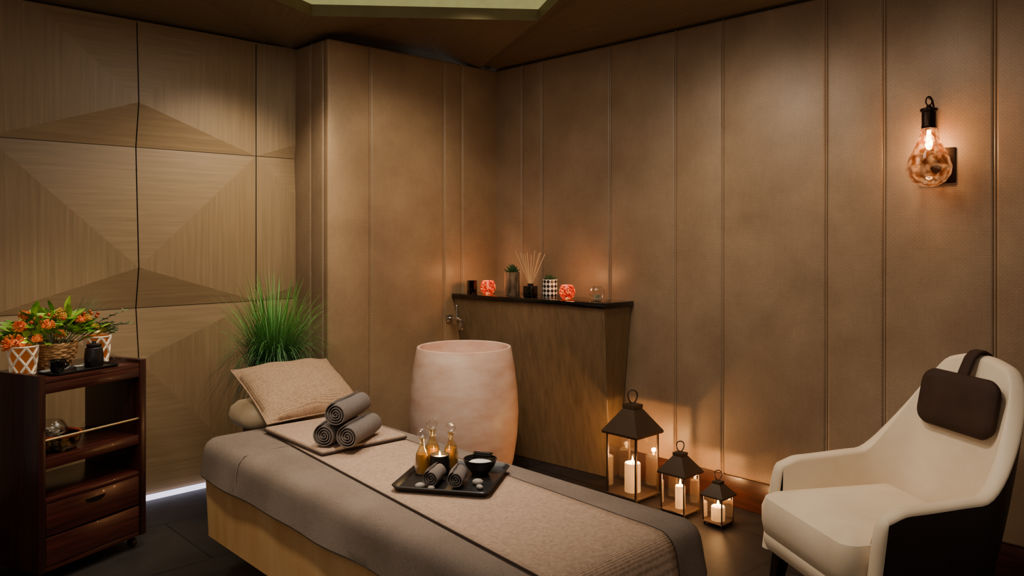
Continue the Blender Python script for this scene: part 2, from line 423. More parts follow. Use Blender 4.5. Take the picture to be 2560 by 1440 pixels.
def ceiling():
    Tp = [(2.16,3.86), (3.126,3.07), (2.6,2.16), (1.5,1.7), (.9,2.6), (1.0,3.34)]
    O = [(2.476,4.75), (3.97,4.75), (3.97,1.5), (3.97,-1.1), (-1.1,-1.1), (-1.1,4.75)]
    bm = bmesh.new(); uv = bm.loops.layers.uv.new('UVMap')
    for i in range(6):
        j = (i+1) % 6
        q = [Vector((*Tp[i], ZC)), Vector((*Tp[j], ZC)), Vector((*O[j], ZC)), Vector((*O[i], ZC))]
        ctr = (q[0]+q[1])*.33 + (q[2]+q[3])*.17; ctr.z = ZC + .13
        for a, b in ((0,1), (1,2), (2,3), (3,0)):
            tri = (q[a], q[b], ctr)
            f = bm.faces.new([bm.verts.new(p) for p in tri])
            d = (tri[1]-tri[0]).xy.normalized(); off = random.random()*5
            for l in f.loops:
                c = l.vert.co.xy; l[uv].uv = (c.dot(d)+off, c.x*-d.y + c.y*d.x + off)
            f.normal_update()
            if f.normal.z > 0: f.normal_flip()
    me = D.meshes.new('ceiling'); bm.to_mesh(me); bm.free(); me.materials.append(M['ceil'])
    o = D.objects.new('ceiling', me); COL.objects.link(o); struct(o)
    cx, cy = 2.0, 2.8
    def grow(p, g): d = Vector((p[0]-cx, p[1]-cy)); l = d.length; d *= (l+g)/l; return (cx+d.x, cy+d.y)
    mb = MB()
    r0 = [(x, y, ZC-.004) for x, y in Tp]; r1 = [(x, y, ZC+.06) for x, y in Tp]
    r2 = [(*grow(p, .03), ZC+.062) for p in Tp]
    mb.rings([r0, r1, r2], False, False); struct(mb.build('trim_3', M['cove'], recalc=False))
    mb = MB(); r3 = [(*grow(p, .03), ZC+.22) for p in Tp]
    mb.rings([r2, r3], False, False); struct(mb.build('trim_4', M['coveglow'], recalc=False))
    mb = MB(); mb.rings([r3, [(*grow(p, .031), ZC+.24) for p in Tp]], True, True); struct(mb.build('ceiling_tray', M['cove']))
ceiling()

# ================================================================= CONSOLE IN THE CORNER
t = thing('console', 'brown wood console with black top standing against the padded wall behind the tub', 'console', (3.7, 3.6, 0))
def cpt(x, y, z): return (x-3.7, y-3.6, z)
topp = [(3.463,4.225), (3.60,2.99), (3.862,2.99), (3.862,4.225)]
botp = [(3.68,4.225), (3.78,3.09), (3.862,3.09), (3.862,4.225)]
MB().poly([cpt(x,y,0) for x,y in botp], [cpt(x,y,1.068) for x,y in topp], .003, 1).build('body', M['console'], t)
tt = [(3.448,4.228), (3.586,2.972), (3.864,2.972), (3.864,4.228)]
MB().poly([cpt(x,y,1.068) for x,y in tt], [cpt(x,y,1.10) for x,y in tt], .003, 2).build('top_slab', M['blackgloss'], t)
ZT = 1.10
def flame(parent, z, s=1, x=0, y=0):
    MB().lathe([(0,0), (.0045*s,.004*s), (.006*s,.011*s), (.0035*s,.021*s), (.0006,.032*s)], 10, (x, y, z)).build('flame', M['flame'], parent)
def tealight(loc, label, group=None, s=1):
    q = thing('tealight_candle', label, 'candle', loc, 0, group)
    MB().lathe([(0,0), (.018*s,0), (.019*s,.014*s), (.0175*s,.014*s), (.0170*s,.010*s), (0,.010*s)], 20).build('tin_cup', M['tin'], q)
    MB().lathe([(0,.0101*s), (.0168*s,.0101*s), (.0168*s,.012*s), (0,.012*s)], 20).build('wax', M['waxo'], q)
    if s == 1: flame(q, .012*s, s)
    else: MB().tube([(0,0,.011*s), (.001,0,.019*s)], .001, 6).build('wick', M['wick'], q)
    return q

o = MB().lathe([(0,0), (.034,0), (.036,.004), (.037,.09), (.034,.09), (.032,.012), (0,.012)], 28).build('votive_glass', M['smoke'], None, (3.545, onX(1180,3.545), ZT))
tag(o, 'plain brown glass votive at the left end of the black console top', 'candle holder')
def mosaic_holder(px, X, label, s):
    p = (X, onX(px, X), ZT)
    q = thing('mosaic_candle_holder', label, 'candle holder', p, 0, 'mosaic candle holders on the console')
    MB().lathe([(0,0), (.026*s,0), (.044*s,.018*s), (.053*s,.045*s), (.048*s,.073*s), (.037*s,.092*s), (.034*s,.092*s), (.045*s,.072*s), (.049*s,.045*s), (.04*s,.02*s), (.02*s,.006), (0,.006)], 30).build('glass_bowl', M['mosaic'], q)
    tealight((p[0], p[1], ZT+.0065), 'tealight burning inside the ' + ('left' if px < 1300 else 'right') + ' red mosaic holder')
    lamp('POINT', (p[0], p[1], ZT+.13), 1.5, (1,.42,.16), size=.03)
mosaic_holder(1220, 3.578, 'glowing red mosaic glass candle holder between brown votive and bark pot', 1.02)
mosaic_holder(1418, 3.66, 'glowing red mosaic glass candle holder right of the checkered pot', .98)

def rosette(mb, r, h, layers, z0, w=.012, sharp=1):
    for L in range(layers):
        n = 7 + 2*(layers-L) if L else 9
        f = L/(max(1, layers-1)); el = math.radians(20 + 65*f)
        for i in range(n):
            a = 2*PI*i/n + L*.4; ln = r*(1-.25*f) + random.uniform(-.1,.1)*r
            d = Vector((math.cos(a)*math.cos(el), math.sin(a)*math.cos(el), math.sin(el)*h/r))
            b = Vector((0,0,z0)); sd = Vector((-math.sin(a), math.cos(a), 0))
            pts = [b + d*ln*k + Vector((0,0,.15*ln*k*k)) for k in (0,.35,.7,1)]
            mb.tube(pts, [w*.5, w*.55, w*.35, .0008], 6)
def potplant(px, X, label, kind):
    p = (X, onX(px, X), ZT)
    q = thing('potted_succulent', label, 'plant', p, 0)
    if kind == 'bark':
        hh, r = .155, .052
        prof = [(0,0), (r,0), (r*1.02,.05), (r*.98,.1), (r,hh), (r*.8,hh), (r*.8,hh-.02), (0,hh-.02)]
        MB().lathe(prof, 28).build('bark_pot', M['bark'], q)
        mb = MB(); rosette(mb, .058, .075, 4, hh-.015, .014); mb.build('succulent_leaves', M['succ'], q)
    else:
        hh, r, n, rows = .118, .05, 12, 4
        bm = bmesh.new()
        rg = [[bm.verts.new((r*math.cos(2*PI*(i+.5*(k%2))/n), r*math.sin(2*PI*(i+.5*(k%2))/n), hh*k/(rows*2))) for i in range(n)] for k in range(rows*2+1)]
        for k in range(rows*2-1):
            for i in range(n):
                if k % 2 == 0: dd = [rg[k][i], rg[k+1][i], rg[k+2][i], rg[k+1][i-1]]
                else: dd = [rg[k][i], rg[k+1][(i+1)%n], rg[k+2][i], rg[k+1][i]]
                f = bm.faces.new(dd); f.material_index = k % 2
        for i in range(n):
            f = bm.faces.new([rg[0][i], rg[0][(i+1)%n], rg[1][i]]); f.material_index = 1
            f = bm.faces.new([rg[-1][(i+1)%n], rg[-1][i], rg[-2][i]]); f.material_index = 1
        bm.faces.new(rg[0][::-1])
        mb = MB(); mb.bm.free(); mb.bm = bm
        mb.build('checkered_pot', [M['blackmatte'], M['white']], q, ang=2)
        MB().lathe([(.0485,hh-.01), (.0505,hh), (.044,hh), (.044,hh-.012), (0,hh-.012)], 28, cap0=False).build('pot_rim', M['white'], q)
        mb = MB(); rosette(mb, .05, .05, 3, hh-.012, .016); mb.build('succulent_leaves', M['succ'], q)
potplant(1280, 3.68, 'spiky succulent in a rough bark covered pot on the console', 'bark')
potplant(1375, 3.70, 'succulent in a black and white diamond patterned pot on the console', 'check')

p = (3.64, onX(1326, 3.64), ZT)
t = thing('reed_diffuser', 'square black reed diffuser bottle with fanned sticks between the two potted succulents', 'diffuser', p, .2)
MB().box((0,0,.036), (.072,.072,.072), .006, 3).lathe([(.02,.07), (.02,.088), (.012,.088), (.012,.07)], 20, cap0=False, cap1=False).build('bottle', M['blackgloss'], t)
for i in range(10):
    a = -0.44 + .88*i/9 + random.uniform(-.03,.03); b = random.uniform(-.18,.18)
    d = Vector((RG.x*math.sin(a) + FW.x*math.sin(b)*.6, RG.y*math.sin(a) + FW.y*math.sin(b)*.6, 1))
    s0 = Vector((RG.x*math.sin(a)*.012, RG.y*math.sin(a)*.012, .074))
    MB().tube([s0, s0 + d*random.uniform(.2,.235)], .0028, 6).build('reed', M['reed'], t)

p = (3.72, onX(1493, 3.72), ZT)
t = thing('glass_terrarium', 'clear glass globe with a small air plant at the right end of the console', 'terrarium', p)
MB().lathe([(0,0), (.022,.001), (.04,.015), (.049,.045), (.043,.072), (.028,.09), (.026,.089), (.041,.071), (.047,.045), (.038,.017), (0,.004)], 30).build('glass_globe', M['clear'], t)
mb = MB(); rosette(mb, .03, .035, 3, .012, .006); mb.build('air_plant', M['air'], t)
MB().lathe([(0,.0045), (.028,.009), (.02,.016), (0,.018)], 20).build('sand', M['cork'], t)

# faucet on back wall over the tub
t = thing('wall_faucet', 'slim chrome faucet on the padded wall above the stone tub', 'faucet', (3.425, YM, .93))
MB().box((0,-.008,0), (.05,.016,.05), .004).build('wall_plate', M['chrome'], t)
MB().tube([(0,-.01,0), (0,-.12,0), (0,-.135,-.004), (0,-.14,-.02)], .011, 12).build('spout', M['chrome'], t)
mb = MB().tube([(0,-.09,.005), (0,-.09,.085)], [.009,.006], 10).box((0,-.09,.05), (.03,.012,.012), .003).sphere((0,-.09,.09), .01)
mb.build('lever', M['chrome'], t)
MB().box((0,-.14,-.045), (.035,.035,.05), .004).build('nozzle', M['chrome'], t)

# ================================================================= STONE TUB
t = thing('stone_tub', 'tall rosy stone barrel tub standing in the corner behind the bed', 'tub', (3.097, 3.679, 0))
prof = [(0,0), (.262,0), (.272,.01), (.305,.14), (.326,.28), (.334,.42), (.328,.56), (.311,.70), (.291,.812), (.287,.823), (.279,.825), (.271,.82), (.272,.79), (.28,.70), (.28,.5), (.2,.42), (0,.4)]
MB().lathe(prof, 72).build('barrel', M['tub'], t)
MB().lathe([(0,.401), (.03,.401), (.03,.4221), (.012,.4221), (0,.4151)], 20).build('drain', M['chrome'], t)

# ================================================================= MASSAGE TABLE
BX, BY = 1.6425, 2.185
t = thing('massage_table', 'massage table with pale yellow base under the taupe towel cover', 'massage table', (BX, BY, 0))
MB().rr([(.0,.25), (-.0,.26), (-.012,.5), (.0,.515)], .31, .965, .03, T(0,.11,0)).build('base', M['bedbase'], t)
MB().rr([(0,0), (0,.25)], .2, .7, .02, T(0,.05,0)).build('pedestal', M['leg'], t)
MB().rr([(.02,.515), (0,.53), (0,.625), (.03,.652), (.2,.655)], .335, .95, .06, T(0,.045,0)).build('mattress', M['bedcream'], t)
MB().rr([(.07,.625), (.035,.632), (.01,.65), (0,.68), (.01,.715), (.04,.738), (.09,.745)], .215, .13, .08, T(.10,1.235,0)).build('headrest', M['bedcream'], t)
MB().box((.10,1.15,.58), (.3,.3,.10), .01).build('headrest_bracket', M['leg'], t)

def tw(f, z):
    k = max(0, (.63-z)/.16)
    return k*(.007*math.sin(f*2*PI*13+1) + .006*math.sin(f*2*PI*23)) + .016*k
prof = [(.3,.672), (.2,.6725), (.1,.672), (.055,.67), (.03,.664), (.012,.65), (.002,.63), (0,.61), (-.002,.58), (-.004,.55), (-.006,.526), (-.001,.518), (.006,.521), (.008,.55), (.012,.6)]
o = MB().rr(prof, .358, .995, .085, T(0,.06,0), 8, 40, tw, True, False).build('towel_cover', M['towel'], None, (BX, BY, 0))
tag(o, 'taupe terry towel spread over the massage table with hanging edges', 'towel')
hp = MB()
hp.tube([(-.371,.66,.535), (-.368,.66,.60), (-.358,.66,.64), (-.335,.659,.6655), (-.2,.655,.6735), (.1,.645,.6745)], .0022, 6)
hp.build('seam', M['towel'], o)

def xl(y): return 1.352 + (y-1.35)*.096
def xr(y): return 1.812 + (y-1.35)*.046
path = [(3.0,.6765), (2.8,.6765), (2.6,.6765), (2.4,.6765), (2.2,.6765), (2.0,.6765), (1.8,.6765), (1.6,.6765), (1.45,.6765), (1.34,.6765)]
path += [(1.31-.066*math.sin(a), .6105+.066*math.cos(a)) for a in (.25,.5,.8,1.1,1.4)] + [(1.232,.56), (1.222,.5), (1.218,.45)]
t = thing('table_runner', 'long beige linen runner with dark piped edges along the bed', 'runner', (BX, BY, 0))
def rs(u, v):
    k = v*(len(path)-1); i = min(int(k), len(path)-2); f = k-i
    y = path[i][0]*(1-f)+path[i+1][0]*f; z = path[i][1]*(1-f)+path[i+1][1]*f
    return Vector((xl(y)*(1-u)+xr(y)*u - BX, y-BY, z))
o = MB().surf(rs, 12, len(path)-1).build('cloth', M['linen'], t)
sm = o.modifiers.new('thickness', 'SOLIDIFY'); sm.thickness = .004; sm.offset = 0
for u in (0, 1):
    MB().tube([rs(u, i/(len(path)-1)) + Vector((0,0,.0005)) for i in range(len(path))], .0028, 6).build('piping', M['edge'], t)

t = thing('folded_mat', 'folded beige linen mat under the rolled towels at the pillow end', 'mat', (1.69, 2.835, .681), -.03)
MB().box((0,0,.0095), (.375,.49,.019), .006, 3).build('cloth', M['linen'], t)
pp = [(x, y, .006) for x, y in rrect(.19, .248, .008, 2, 2)]
MB().tube(pp, .004, 6, True).build('piping', M['edge'], t)

# pillow
t = thing('pillow', 'beige linen cushion propped on the headrest of the massage table', 'pillow', (1.767, 3.272, .798))
def cushion(mb, w, h, th, Mx, p=2.6, pinch=.06):
    for sg in (1, -1):
        def fn(a, b):
            u, v = a*2-1, b*2-1
            k = max(0, (1-abs(u)**p)*(1-abs(v)**p))**.6
            x = w/2*u*(1-pinch*(1-v*v)*abs(u)); y = h/2*v*(1-pinch*(1-u*u)*abs(v))
            wr = .004*math.sin(9*u+5*v)*k + .003*math.sin(14*v-6*u)*k
            return Vector((x, y, sg*(th/2*k)*(1 if sg > 0 else .7)+wr))
        mb.surf(fn, 26, 26, Mx)
    bmesh.ops.remove_doubles(mb.bm, verts=mb.bm.verts[:], dist=1e-4)
    return mb
MX = R_(math.radians(27), 'X')
cushion(MB(), .485, .40, .17, MX, 2.6, .04).build('cushion', M['linenp'], t, ang=1.4)
pts = []
for u, v in [(-1+2*i/20, -1) for i in range(20)] + [(1, -1+2*i/20) for i in range(20)] + [(1-2*i/20, 1) for i in range(20)] + [(-1, 1-2*i/20) for i in range(20)]:
    x = .2425*u*(1-.04*(1-v*v)*abs(u)); y = .2*v*(1-.04*(1-u*u)*abs(v)); pts.append(MX @ Vector((x, y, 0)))
MB().tube(pts, .0035, 6, True).build('piping', M['linenp'], t)

# rolled towels
def roll_mb(r, L, turns=4.2, r0=.006):
    mb = MB(); n = int(turns*26); sp = (r-r0)/turns; th = sp*.86
    bm = bmesh.new(); rows = []
    nl = 6
    for i in range(n+1):
        a = 2*PI*turns*i/n; rad = r0 + (r-r0)*i/n
        oo, ii = [], []
        for k in range(nl+1):
            x = -L/2 + L*k/nl; end = .0025 if k in (0, nl) else 0
            ro = rad + .0012*math.sin(7*x/L+a*3) - end; ri = rad-th+end
            oo.append(bm.verts.new((x, ro*math.cos(a), ro*math.sin(a)))); ii.append(bm.verts.new((x, ri*math.cos(a), ri*math.sin(a))))
        rows.append((oo, ii))
    for (o1, i1), (o2, i2) in zip(rows, rows[1:]):
        for k in range(nl):
            bm.faces.new((o1[k], o2[k], o2[k+1], o1[k+1])); bm.faces.new((i1[k], i1[k+1], i2[k+1], i2[k]))
        bm.faces.new((o1[0], i1[0], i2[0], o2[0])); bm.faces.new((o1[nl], o2[nl], i2[nl], i1[nl]))
    for oo, ii in (rows[0], rows[-1]):
        for k in range(nl): bm.faces.new((oo[k], oo[k+1], ii[k+1], ii[k]))
    mb.bm.free(); mb.bm = bm; return mb
ra = math.atan2(.56, .83)
dx, dy = math.cos(ra), math.sin(ra); nx, ny = -dy, dx
cx0, cy0 = 1.648, 2.655; rr_ = .047; zb = .70
first = roll_mb(rr_, .25).build('rolled_towel', M['roll'], None, (cx0+nx*.0475, cy0+ny*.0475, zb+rr_), ra)
tag(first, 'grey rolled towel at the bottom left of the three stacked on the mat', 'towel', 'rolled towels stacked on the bed')
for ofs, zz, lb in ((-.0475, zb+rr_, 'grey rolled towel at the bottom right of the three stacked on the mat'), (0, zb+rr_+.082, 'grey rolled towel lying on top of the two others on the mat')):
    c = first.copy(); COL.objects.link(c); c.location = (cx0+nx*ofs, cy0+ny*ofs, zz); c['label'] = lb

# serving tray on the bed
TX, TY, TZ, TA = 1.665, 2.036, .679, math.atan2(.175, .259)
def TR(x, y): return (TX + x*math.cos(TA) - y*math.sin(TA), TY + x*math.sin(TA) + y*math.cos(TA))
o = MB().rr([(.1,.002), (.03,.0), (.012,.004), (.0,.02), (.003,.0225), (.008,.021), (.018,.0085), (.03,.007), (.1,.007)], .162, .165, .03).build('serving_tray', M['blackmatte'], None, (TX, TY, TZ), TA)
tag(o, 'black rounded square tray holding oils and candle on the beige runner', 'tray')
ZR = TZ + .0072
def bottle(x, y, s, label):
    q = thing('oil_bottle', label, 'bottle', (*TR(x, y), ZR), random.random(), 'oil bottles on the black tray')
    MB().lathe([(0,0), (.02*s,0), (.023*s,.004*s), (.024*s,.03*s), (.019*s,.062*s), (.009*s,.082*s), (.008*s,.1*s), (.012*s,.106*s), (.007*s,.107*s), (.006*s,.1*s)], 24, cap1=False).build('bottle_glass', M['oilglass'], q)
    MB().lathe([(0,.003*s), (.0205*s,.004*s), (.0215*s,.03*s), (.0165*s,.06*s), (0,.06*s)], 24).build('oil', M['oil'], q)
    MB().sphere((0,0,.124*s), .0165*s, ico=2).lathe([(.005*s,.1*s), (.006*s,.11*s)], 10).build('stopper', M['clear'], q, ang=.1)
bottle(.035, .12, 1.12, 'amber oil bottle nearest the far left corner of the tray')
bottle(.098, .105, 1.26, 'tallest amber oil bottle at the back behind the black candle cup')
bottle(.125, .045, 1.14, 'amber oil bottle right of the black candle cup near the salt bowl')
q = thing('candle_cup', 'black ceramic cup with a burning candle in front of the oil bottles', 'candle', (*TR(.045, .06), ZR))
MB().lathe([(0,0), (.03,0), (.034,.004), (.034,.066), (.030,.066), (.029,.05), (0,.05)], 28).build('cup', M['blackmatte'], q)
MB().lathe([(0,.0505), (.0285,.0505), (.0285,.055), (0,.055)], 24).build('wax', M['wax'], q)
flame(q, .055, .7)
lamp('POINT', (*TR(.045,.06), ZR+.09), .5, (1,.6,.25), size=.01)
bx, by = TR(.075, -.075)
o = MB().lathe([(0,0), (.028,0), (.03,.004), (.05,.03), (.058,.052), (.055,.052), (.047,.031), (.02,.012), (0,.012)], 32).build('salt_bowl', M['blackmatte'], None, (bx, by, ZR))
tag(o, 'small black bowl filled with white salt on the tray', 'bowl')
o = MB().lathe([(0,.0125), (.022,.014), (.047,.034), (.036,.041), (.015,.045), (0,.046)], 24).build('bath_salt', M['salt'], None, (bx, by, ZR)); o['kind'] = 'stuff'
tag(o, 'white bath salt heaped in the small black bowl', 'salt')
o = MB().rr([(.004,0), (0,.003), (0,.010), (.004,.013)], .017, .035, .008, R_(.25, 'Y')).build('scoop', M['blackgloss'], None, (bx+.034, by+.022, ZR+.05), .5)
tag(o, 'small dark scoop resting across the rim of the salt bowl', 'scoop')
r2 = roll_mb(.03, .10, 3.2, .005)
f2 = r2.build('hand_towel', M['roll'], None, (*TR(-.062, .042), ZR+.0305), TA)
tag(f2, 'small rolled grey hand towel left of its twin on the tray', 'towel', 'rolled hand towels on the tray')
c = f2.copy(); COL.objects.link(c); c.location = (*TR(-.058, -.035), ZR+.0305); c.rotation_euler = (0,0,TA+.1); c['label'] = 'small rolled grey hand towel right of its twin in front of the salt bowl'
for (x, y, s, lb) in ((-.118, .075, 1, 'pale pebble at the left corner of the tray beside the hand towel'), (-.125, .035, .7, 'tiny pale pebble in front of the left hand towel'), (-.045, -.098, 1.1, 'pale shell like pebble right of the rolled hand towels'), (-.085, -.115, .8, 'pale pebble nearest the bottom corner of the tray')):
    o = MB().sphere((0,0,.009*s), .017*s, (1,.75,.55), 14, 10).build('pebble', M['cork'], None, (*TR(x, y), ZR), random.random()*3)
    tag(o, lb, 'pebble', 'pebbles on the black tray')

# ================================================================= LANTERNS
def lantern(label, x, y, sd, ze, za, zt, gname, cr, ch, clabel, pw):
    c = (x+sd/2, y+sd/2)
    t = thing('lantern', label, 'lantern', (*c, 0), 0, gname); hs = sd/2; b = sd*.09
    mb = MB().box((0,0,.016+b*.3), (sd*1.06, sd*1.06, b*.6), .003)
    for sx in (-1,1):
        for sy in (-1,1): mb.box((sx*hs*.85, sy*hs*.85, .009), (b, b, .018), .002)
    zb = .016 + b*.6
    mb.build('base', M['iron'], t)
    for sx in (-1,1):
        for sy in (-1,1):
            MB().box((sx*(hs-b*.3), sy*(hs-b*.3), (zb+ze)/2), (b*.6, b*.6, ze-zb), .0015).build('post', M['iron'], t)
    for k in range(4):
        Mx = R_(k*PI/2, 'Z')
        MB().box((hs-b*.3, 0, (zb+ze)/2), (.003, sd-b*1.2, ze-zb), 0, 2, Mx).build('glass_pane', M['pane'], t)
    mb = MB(); e = hs*1.16; a = hs*.34
    def sq(h, z): return [(-h,-h,z), (h,-h,z), (h,h,z), (-h,h,z)]
    mb.rings([sq(e, ze), sq(e*1.02, ze+.012*sd/.2), sq(e, ze+.016*sd/.2), sq(a*1.05, za-.02*sd/.2), sq(a*1.15, za-.018*sd/.2), sq(a*1.15, za), sq(a*.4, za+.004)])
    mb.build('roof', M['iron'], t, ang=.3)
    rz = (zt-za)/2; rw = rz*.62
    MB().tube([(RG.x*rw*math.sin(q_)*(1+.25*math.cos(q_)*-1), RG.y*rw*math.sin(q_)*(1-.25*math.cos(q_)), za+rz+ (rz-.004)*-math.cos(q_)) for q_ in [2*PI*i/24 for i in range(24)]], sd*.022, 8, True).build('ring_handle', M['iron'], t)
    k = thing('pillar_candle', clabel, 'candle', (*c, zb+.0005), 0, 'pillar candles in the lanterns')
    MB().lathe([(0,0), (cr,0), (cr,ch-.004), (cr*.9,ch), (cr*.75,ch-.006), (0,ch-.01)], 28).build('wax', M['wax'], k)
    MB().tube([(0,0,ch-.01), (.001,0,ch+.004)], .0015, 6).build('wick', M['wick'], k)
    flame(k, ch+.002, 1.1)
    lamp('POINT', (*c, zb+ch+.035), pw, (1,.5,.18), size=.012)
G = 'black lanterns on the floor by the wall'
lantern('largest dark metal lantern beside the wooden console', 3.51, 2.682, .215, .365, .53, .615, G, .046, .165, 'thick white pillar candle burning inside the largest lantern', 9)
lantern('medium dark metal lantern between the largest and smallest lanterns', 3.515, 2.37, .152, .215, .325, .39, G, .027, .12, 'slim white pillar candle burning inside the medium lantern', 6.5)
lantern('smallest dark metal lantern nearest the cream armchair', 3.527, 2.151, .115, .15, .225, .285, G, .036, .072, 'short white pillar candle burning inside the smallest lantern', 3.5)

# ================================================================= WALL SCONCE
SX, SY = XW-.10, 1.249
t = thing('wall_sconce', 'mottled amber glass drop sconce with bronze cap on the padded wall', 'wall lamp', (SX, SY, 1.72))
MB().box((.095,-.005,.10), (.012,.15,.16), .004).build('wall_plate', M['bronze'], t)
mb = MB().tube([(.09,0,.12), (.085,0,.24), (.075,0,.34), (.04,0,.395), (0,0,.40)], .005, 8)
mb.build('arm', M['bronze'], t)
MB().tube([(.0,.013*math.sin(a), .385+.02*math.cos(a)) for a in [2*PI*i/16 for i in range(16)]], .003, 6, True).build('hook', M['bronze'], t)
MB().lathe([(.03,.262), (.032,.27), (.03,.275), (.03,.335), (.036,.338), (.036,.35), (.012,.358), (.008,.368), (0,.368)], 24, cap0=True).build('cap', M['bronze'], t)
MB().lathe([(0,0), (.03,.003), (.065,.022), (.088,.055), (.093,.09), (.082,.13), (.06,.175), (.042,.215), (.034,.25), (.032,.262)], 36, cap1=False).build('glass_shade', M['sconceglass'], t)
MB().lathe([(0,.165), (.011,.17), (.016,.19), (.011,.22), (.008,.255), (0,.255)], 16).build('bulb', M['bulb'], t)
lamp('POINT', (SX-.0, SY, 1.72+.2), 15, (1,.72,.44), size=.03)

# ================================================================= ARMCHAIR
ct = math.atan2(-.851, -.526)
t = thing('armchair', 'cream leather high back armchair with dark outer shell on the right', 'armchair', (3.125, 1.14, 0), ct)
W, YF, YB, RC, TH = .35, -.31, .25, .20, .06
L1 = YB-RC-YF; LA = PI/2*RC; LB = 2*(W-RC); LT = 2*L1+2*LA+LB
def sst(a, b, x): x = max(0, min(1, (x-a)/(b-a))); return x*x*(3-2*x)
def plan(s):
    if s < L1: return Vector((-W, YF+s)), Vector((-1,0))
    s -= L1
    if s < LA: a = PI - s/RC; return Vector((-W+RC+RC*math.cos(a), YB-RC+RC*math.sin(a))), Vector((math.cos(a), math.sin(a)))
    s -= LA
    if s < LB: return Vector((-W+RC+s, YB)), Vector((0,1))
    s -= LB
    if s < LA: a = PI/2 - s/RC; return Vector((W-RC+RC*math.cos(a), YB-RC+RC*math.sin(a))), Vector((math.cos(a), math.sin(a)))
    s -= LA
    return Vector((W, YB-RC-s)), Vector((1,0))
def top(s):
    e = min(s, LT-s)
    return .56 + .03*sst(-.03,.08,e) + .015*sst(.05,.4,e) + .36*sst(.35,.68,e) + .07*sst(.5,.80,e)
def shp(s, off, z):
    p, n = plan(s); e = min(s, LT-s)
    q = p - n*off
    w = sst(.28,.66,e); fr = 1 - sst(0,.3,e)
    return Vector((q.x, q.y + w*.22*max(0, z-.36) - fr*.05*max(0, .58-z)/.35, z))
NU = 80
def outer(u, v):
    s = u*LT; z0 = .21; e = min(s, LT-s)
    return shp(s, .045*(1-v)**2, z0 + (top(s)-.02-z0)*v)
MB().surf(outer, NU, 14).build('outer_shell', M['shell'], t, ang=2)
mb = MB(); rings = []
for i in range(NU+1):
    s = LT*i/NU; h = top(s); r = TH/2; ln = []
    for k in range(13):
        a = PI*k/12; ln.append(shp(s, r - r*math.cos(a), h-.02+ r*.7*math.sin(a)))
    for k in range(1, 15):
        z = h-.02 + (.26-h+.02)*k/14; ln.append(shp(s, TH + .022*math.sin(PI*k/14), z))
    rings.append(ln)
mb.rings(rings, False, False, None, False); mb.build('inner_shell', M['cream'], t, ang=1.2)
def arm_front(sx):
    s = 0 if sx < 0 else LT; r = TH/2
    def fn(u, v):
        a = PI*u; off = r - r*math.cos(a); ht = top(0)-.02 + r*.7*math.sin(a)
        z = .22 + (ht-.22)*v
        b = -.026*math.sin(a)*math.sqrt(max(0, 1-max(0,(v-.72)/.28)**2))
        p = shp(s, off, z); return Vector((p.x, p.y+b, z))
    return MB().surf(fn, 12, 24)
for sx in (-1, 1): arm_front(sx).build('arm_front', M['cream'], t, ang=1.5)
MB().rr([(.04,.25), (.01,.255), (0,.28), (0,.31), (.003,.315), (.0,.32), (-.008,.36), (-.008,.42), (.006,.455), (.04,.474), (.10,.482)], .284, .30, .06, T(0,-.13,0)).build('seat_cushion', M['cream'], t)
for sx, sy, a in ((-1,-1,1), (1,-1,1), (-1,1,1), (1,1,1)):
    x, y = sx*.245, (-.34 if sy < 0 else .2)
    MB().rings([[(x+q*hw+sx*(.26-z)*.10, y+w*hw+sy*(.26-z)*.16, z) for q, w in ((-1,-1),(1,-1),(1,1),(-1,1))] for z, hw in ((0,.014), (.26,.028))]).build('leg', M['leg'], t)
MX = T(0, .254, .855) @ R_(math.radians(90-12), 'X')
hp = MB().rr([(.10,-.021), (.04,-.02), (.007,-.013), (0,0), (.007,.013), (.04,.02), (.10,.021)], .195, .112, .06, MX)
hp.build('head_cushion', M['suede'], t, ang=1.2)
def strap(u, v):
    pts = [Vector((0,.272,.94)), Vector((0,.296,.99)), Vector((0,.314,1.025)), Vector((0,.337,1.046)), Vector((0,.362,1.05)), Vector((0,.388,1.035)), Vector((0,.405,.99)), Vector((0,.39,.9))]
    k = v*(len(pts)-1); i = min(int(k), len(pts)-2); f = k-i; p = pts[i].lerp(pts[i+1], f); p.x = (u-.5)*.05; return p
o = MB().surf(strap, 3, 21).build('head_strap', M['suede'], t, ang=1.5)
sm = o.modifiers.new('thickness', 'SOLIDIFY'); sm.thickness = .01; sm.offset = 0

# ================================================================= TROLLEY
tr = math.atan2(.19, .5); CTX, CTY = 1.009, 4.06
t = thing('trolley', 'dark rosewood serving trolley with open shelf and drawers by the veneer wall', 'trolley', (CTX, CTY, 0), tr)
def TL(x, y): return (CTX + x*math.cos(tr) - y*math.sin(tr), CTY + x*math.sin(tr) + y*math.cos(tr))
w, dpt = .535, .40
for sx in (-1, 1):
    MB().poly([(sx*(w/2-.0)-sx*.034*i, -dpt/2+dpt*j, .06) for i, j in ((0,0),(1,0),(1,1),(0,1))], [(sx*(w/2)-sx*.034*i, -dpt/2+dpt*j, .905) for i, j in ((0,0),(1,0),(1,1),(0,1))], .003).build('side_panel', M['rosev'], t)
MB().box((0,0,.878), (w-.068,dpt-.01,.022), .002).build('top', M['rose'], t)
MB().box((0,-dpt/2+.014,.845), (w-.068,.02,.044), .002).build('apron', M['rose'], t)
MB().box((0,0,.522), (w-.068,dpt-.012,.044), .002).build('shelf', M['rose'], t)
MB().box((0,0,.36), (w-.068,dpt-.012,.02), .002).build('shelf', M['rose'], t)
MB().box((0,0,.07), (w-.068,dpt-.012,.02), .002).build('shelf', M['rose'], t)
MB().box((0,dpt/2-.012,.215), (w-.068,.012,.27), .001).build('back_panel', M['rose'], t)
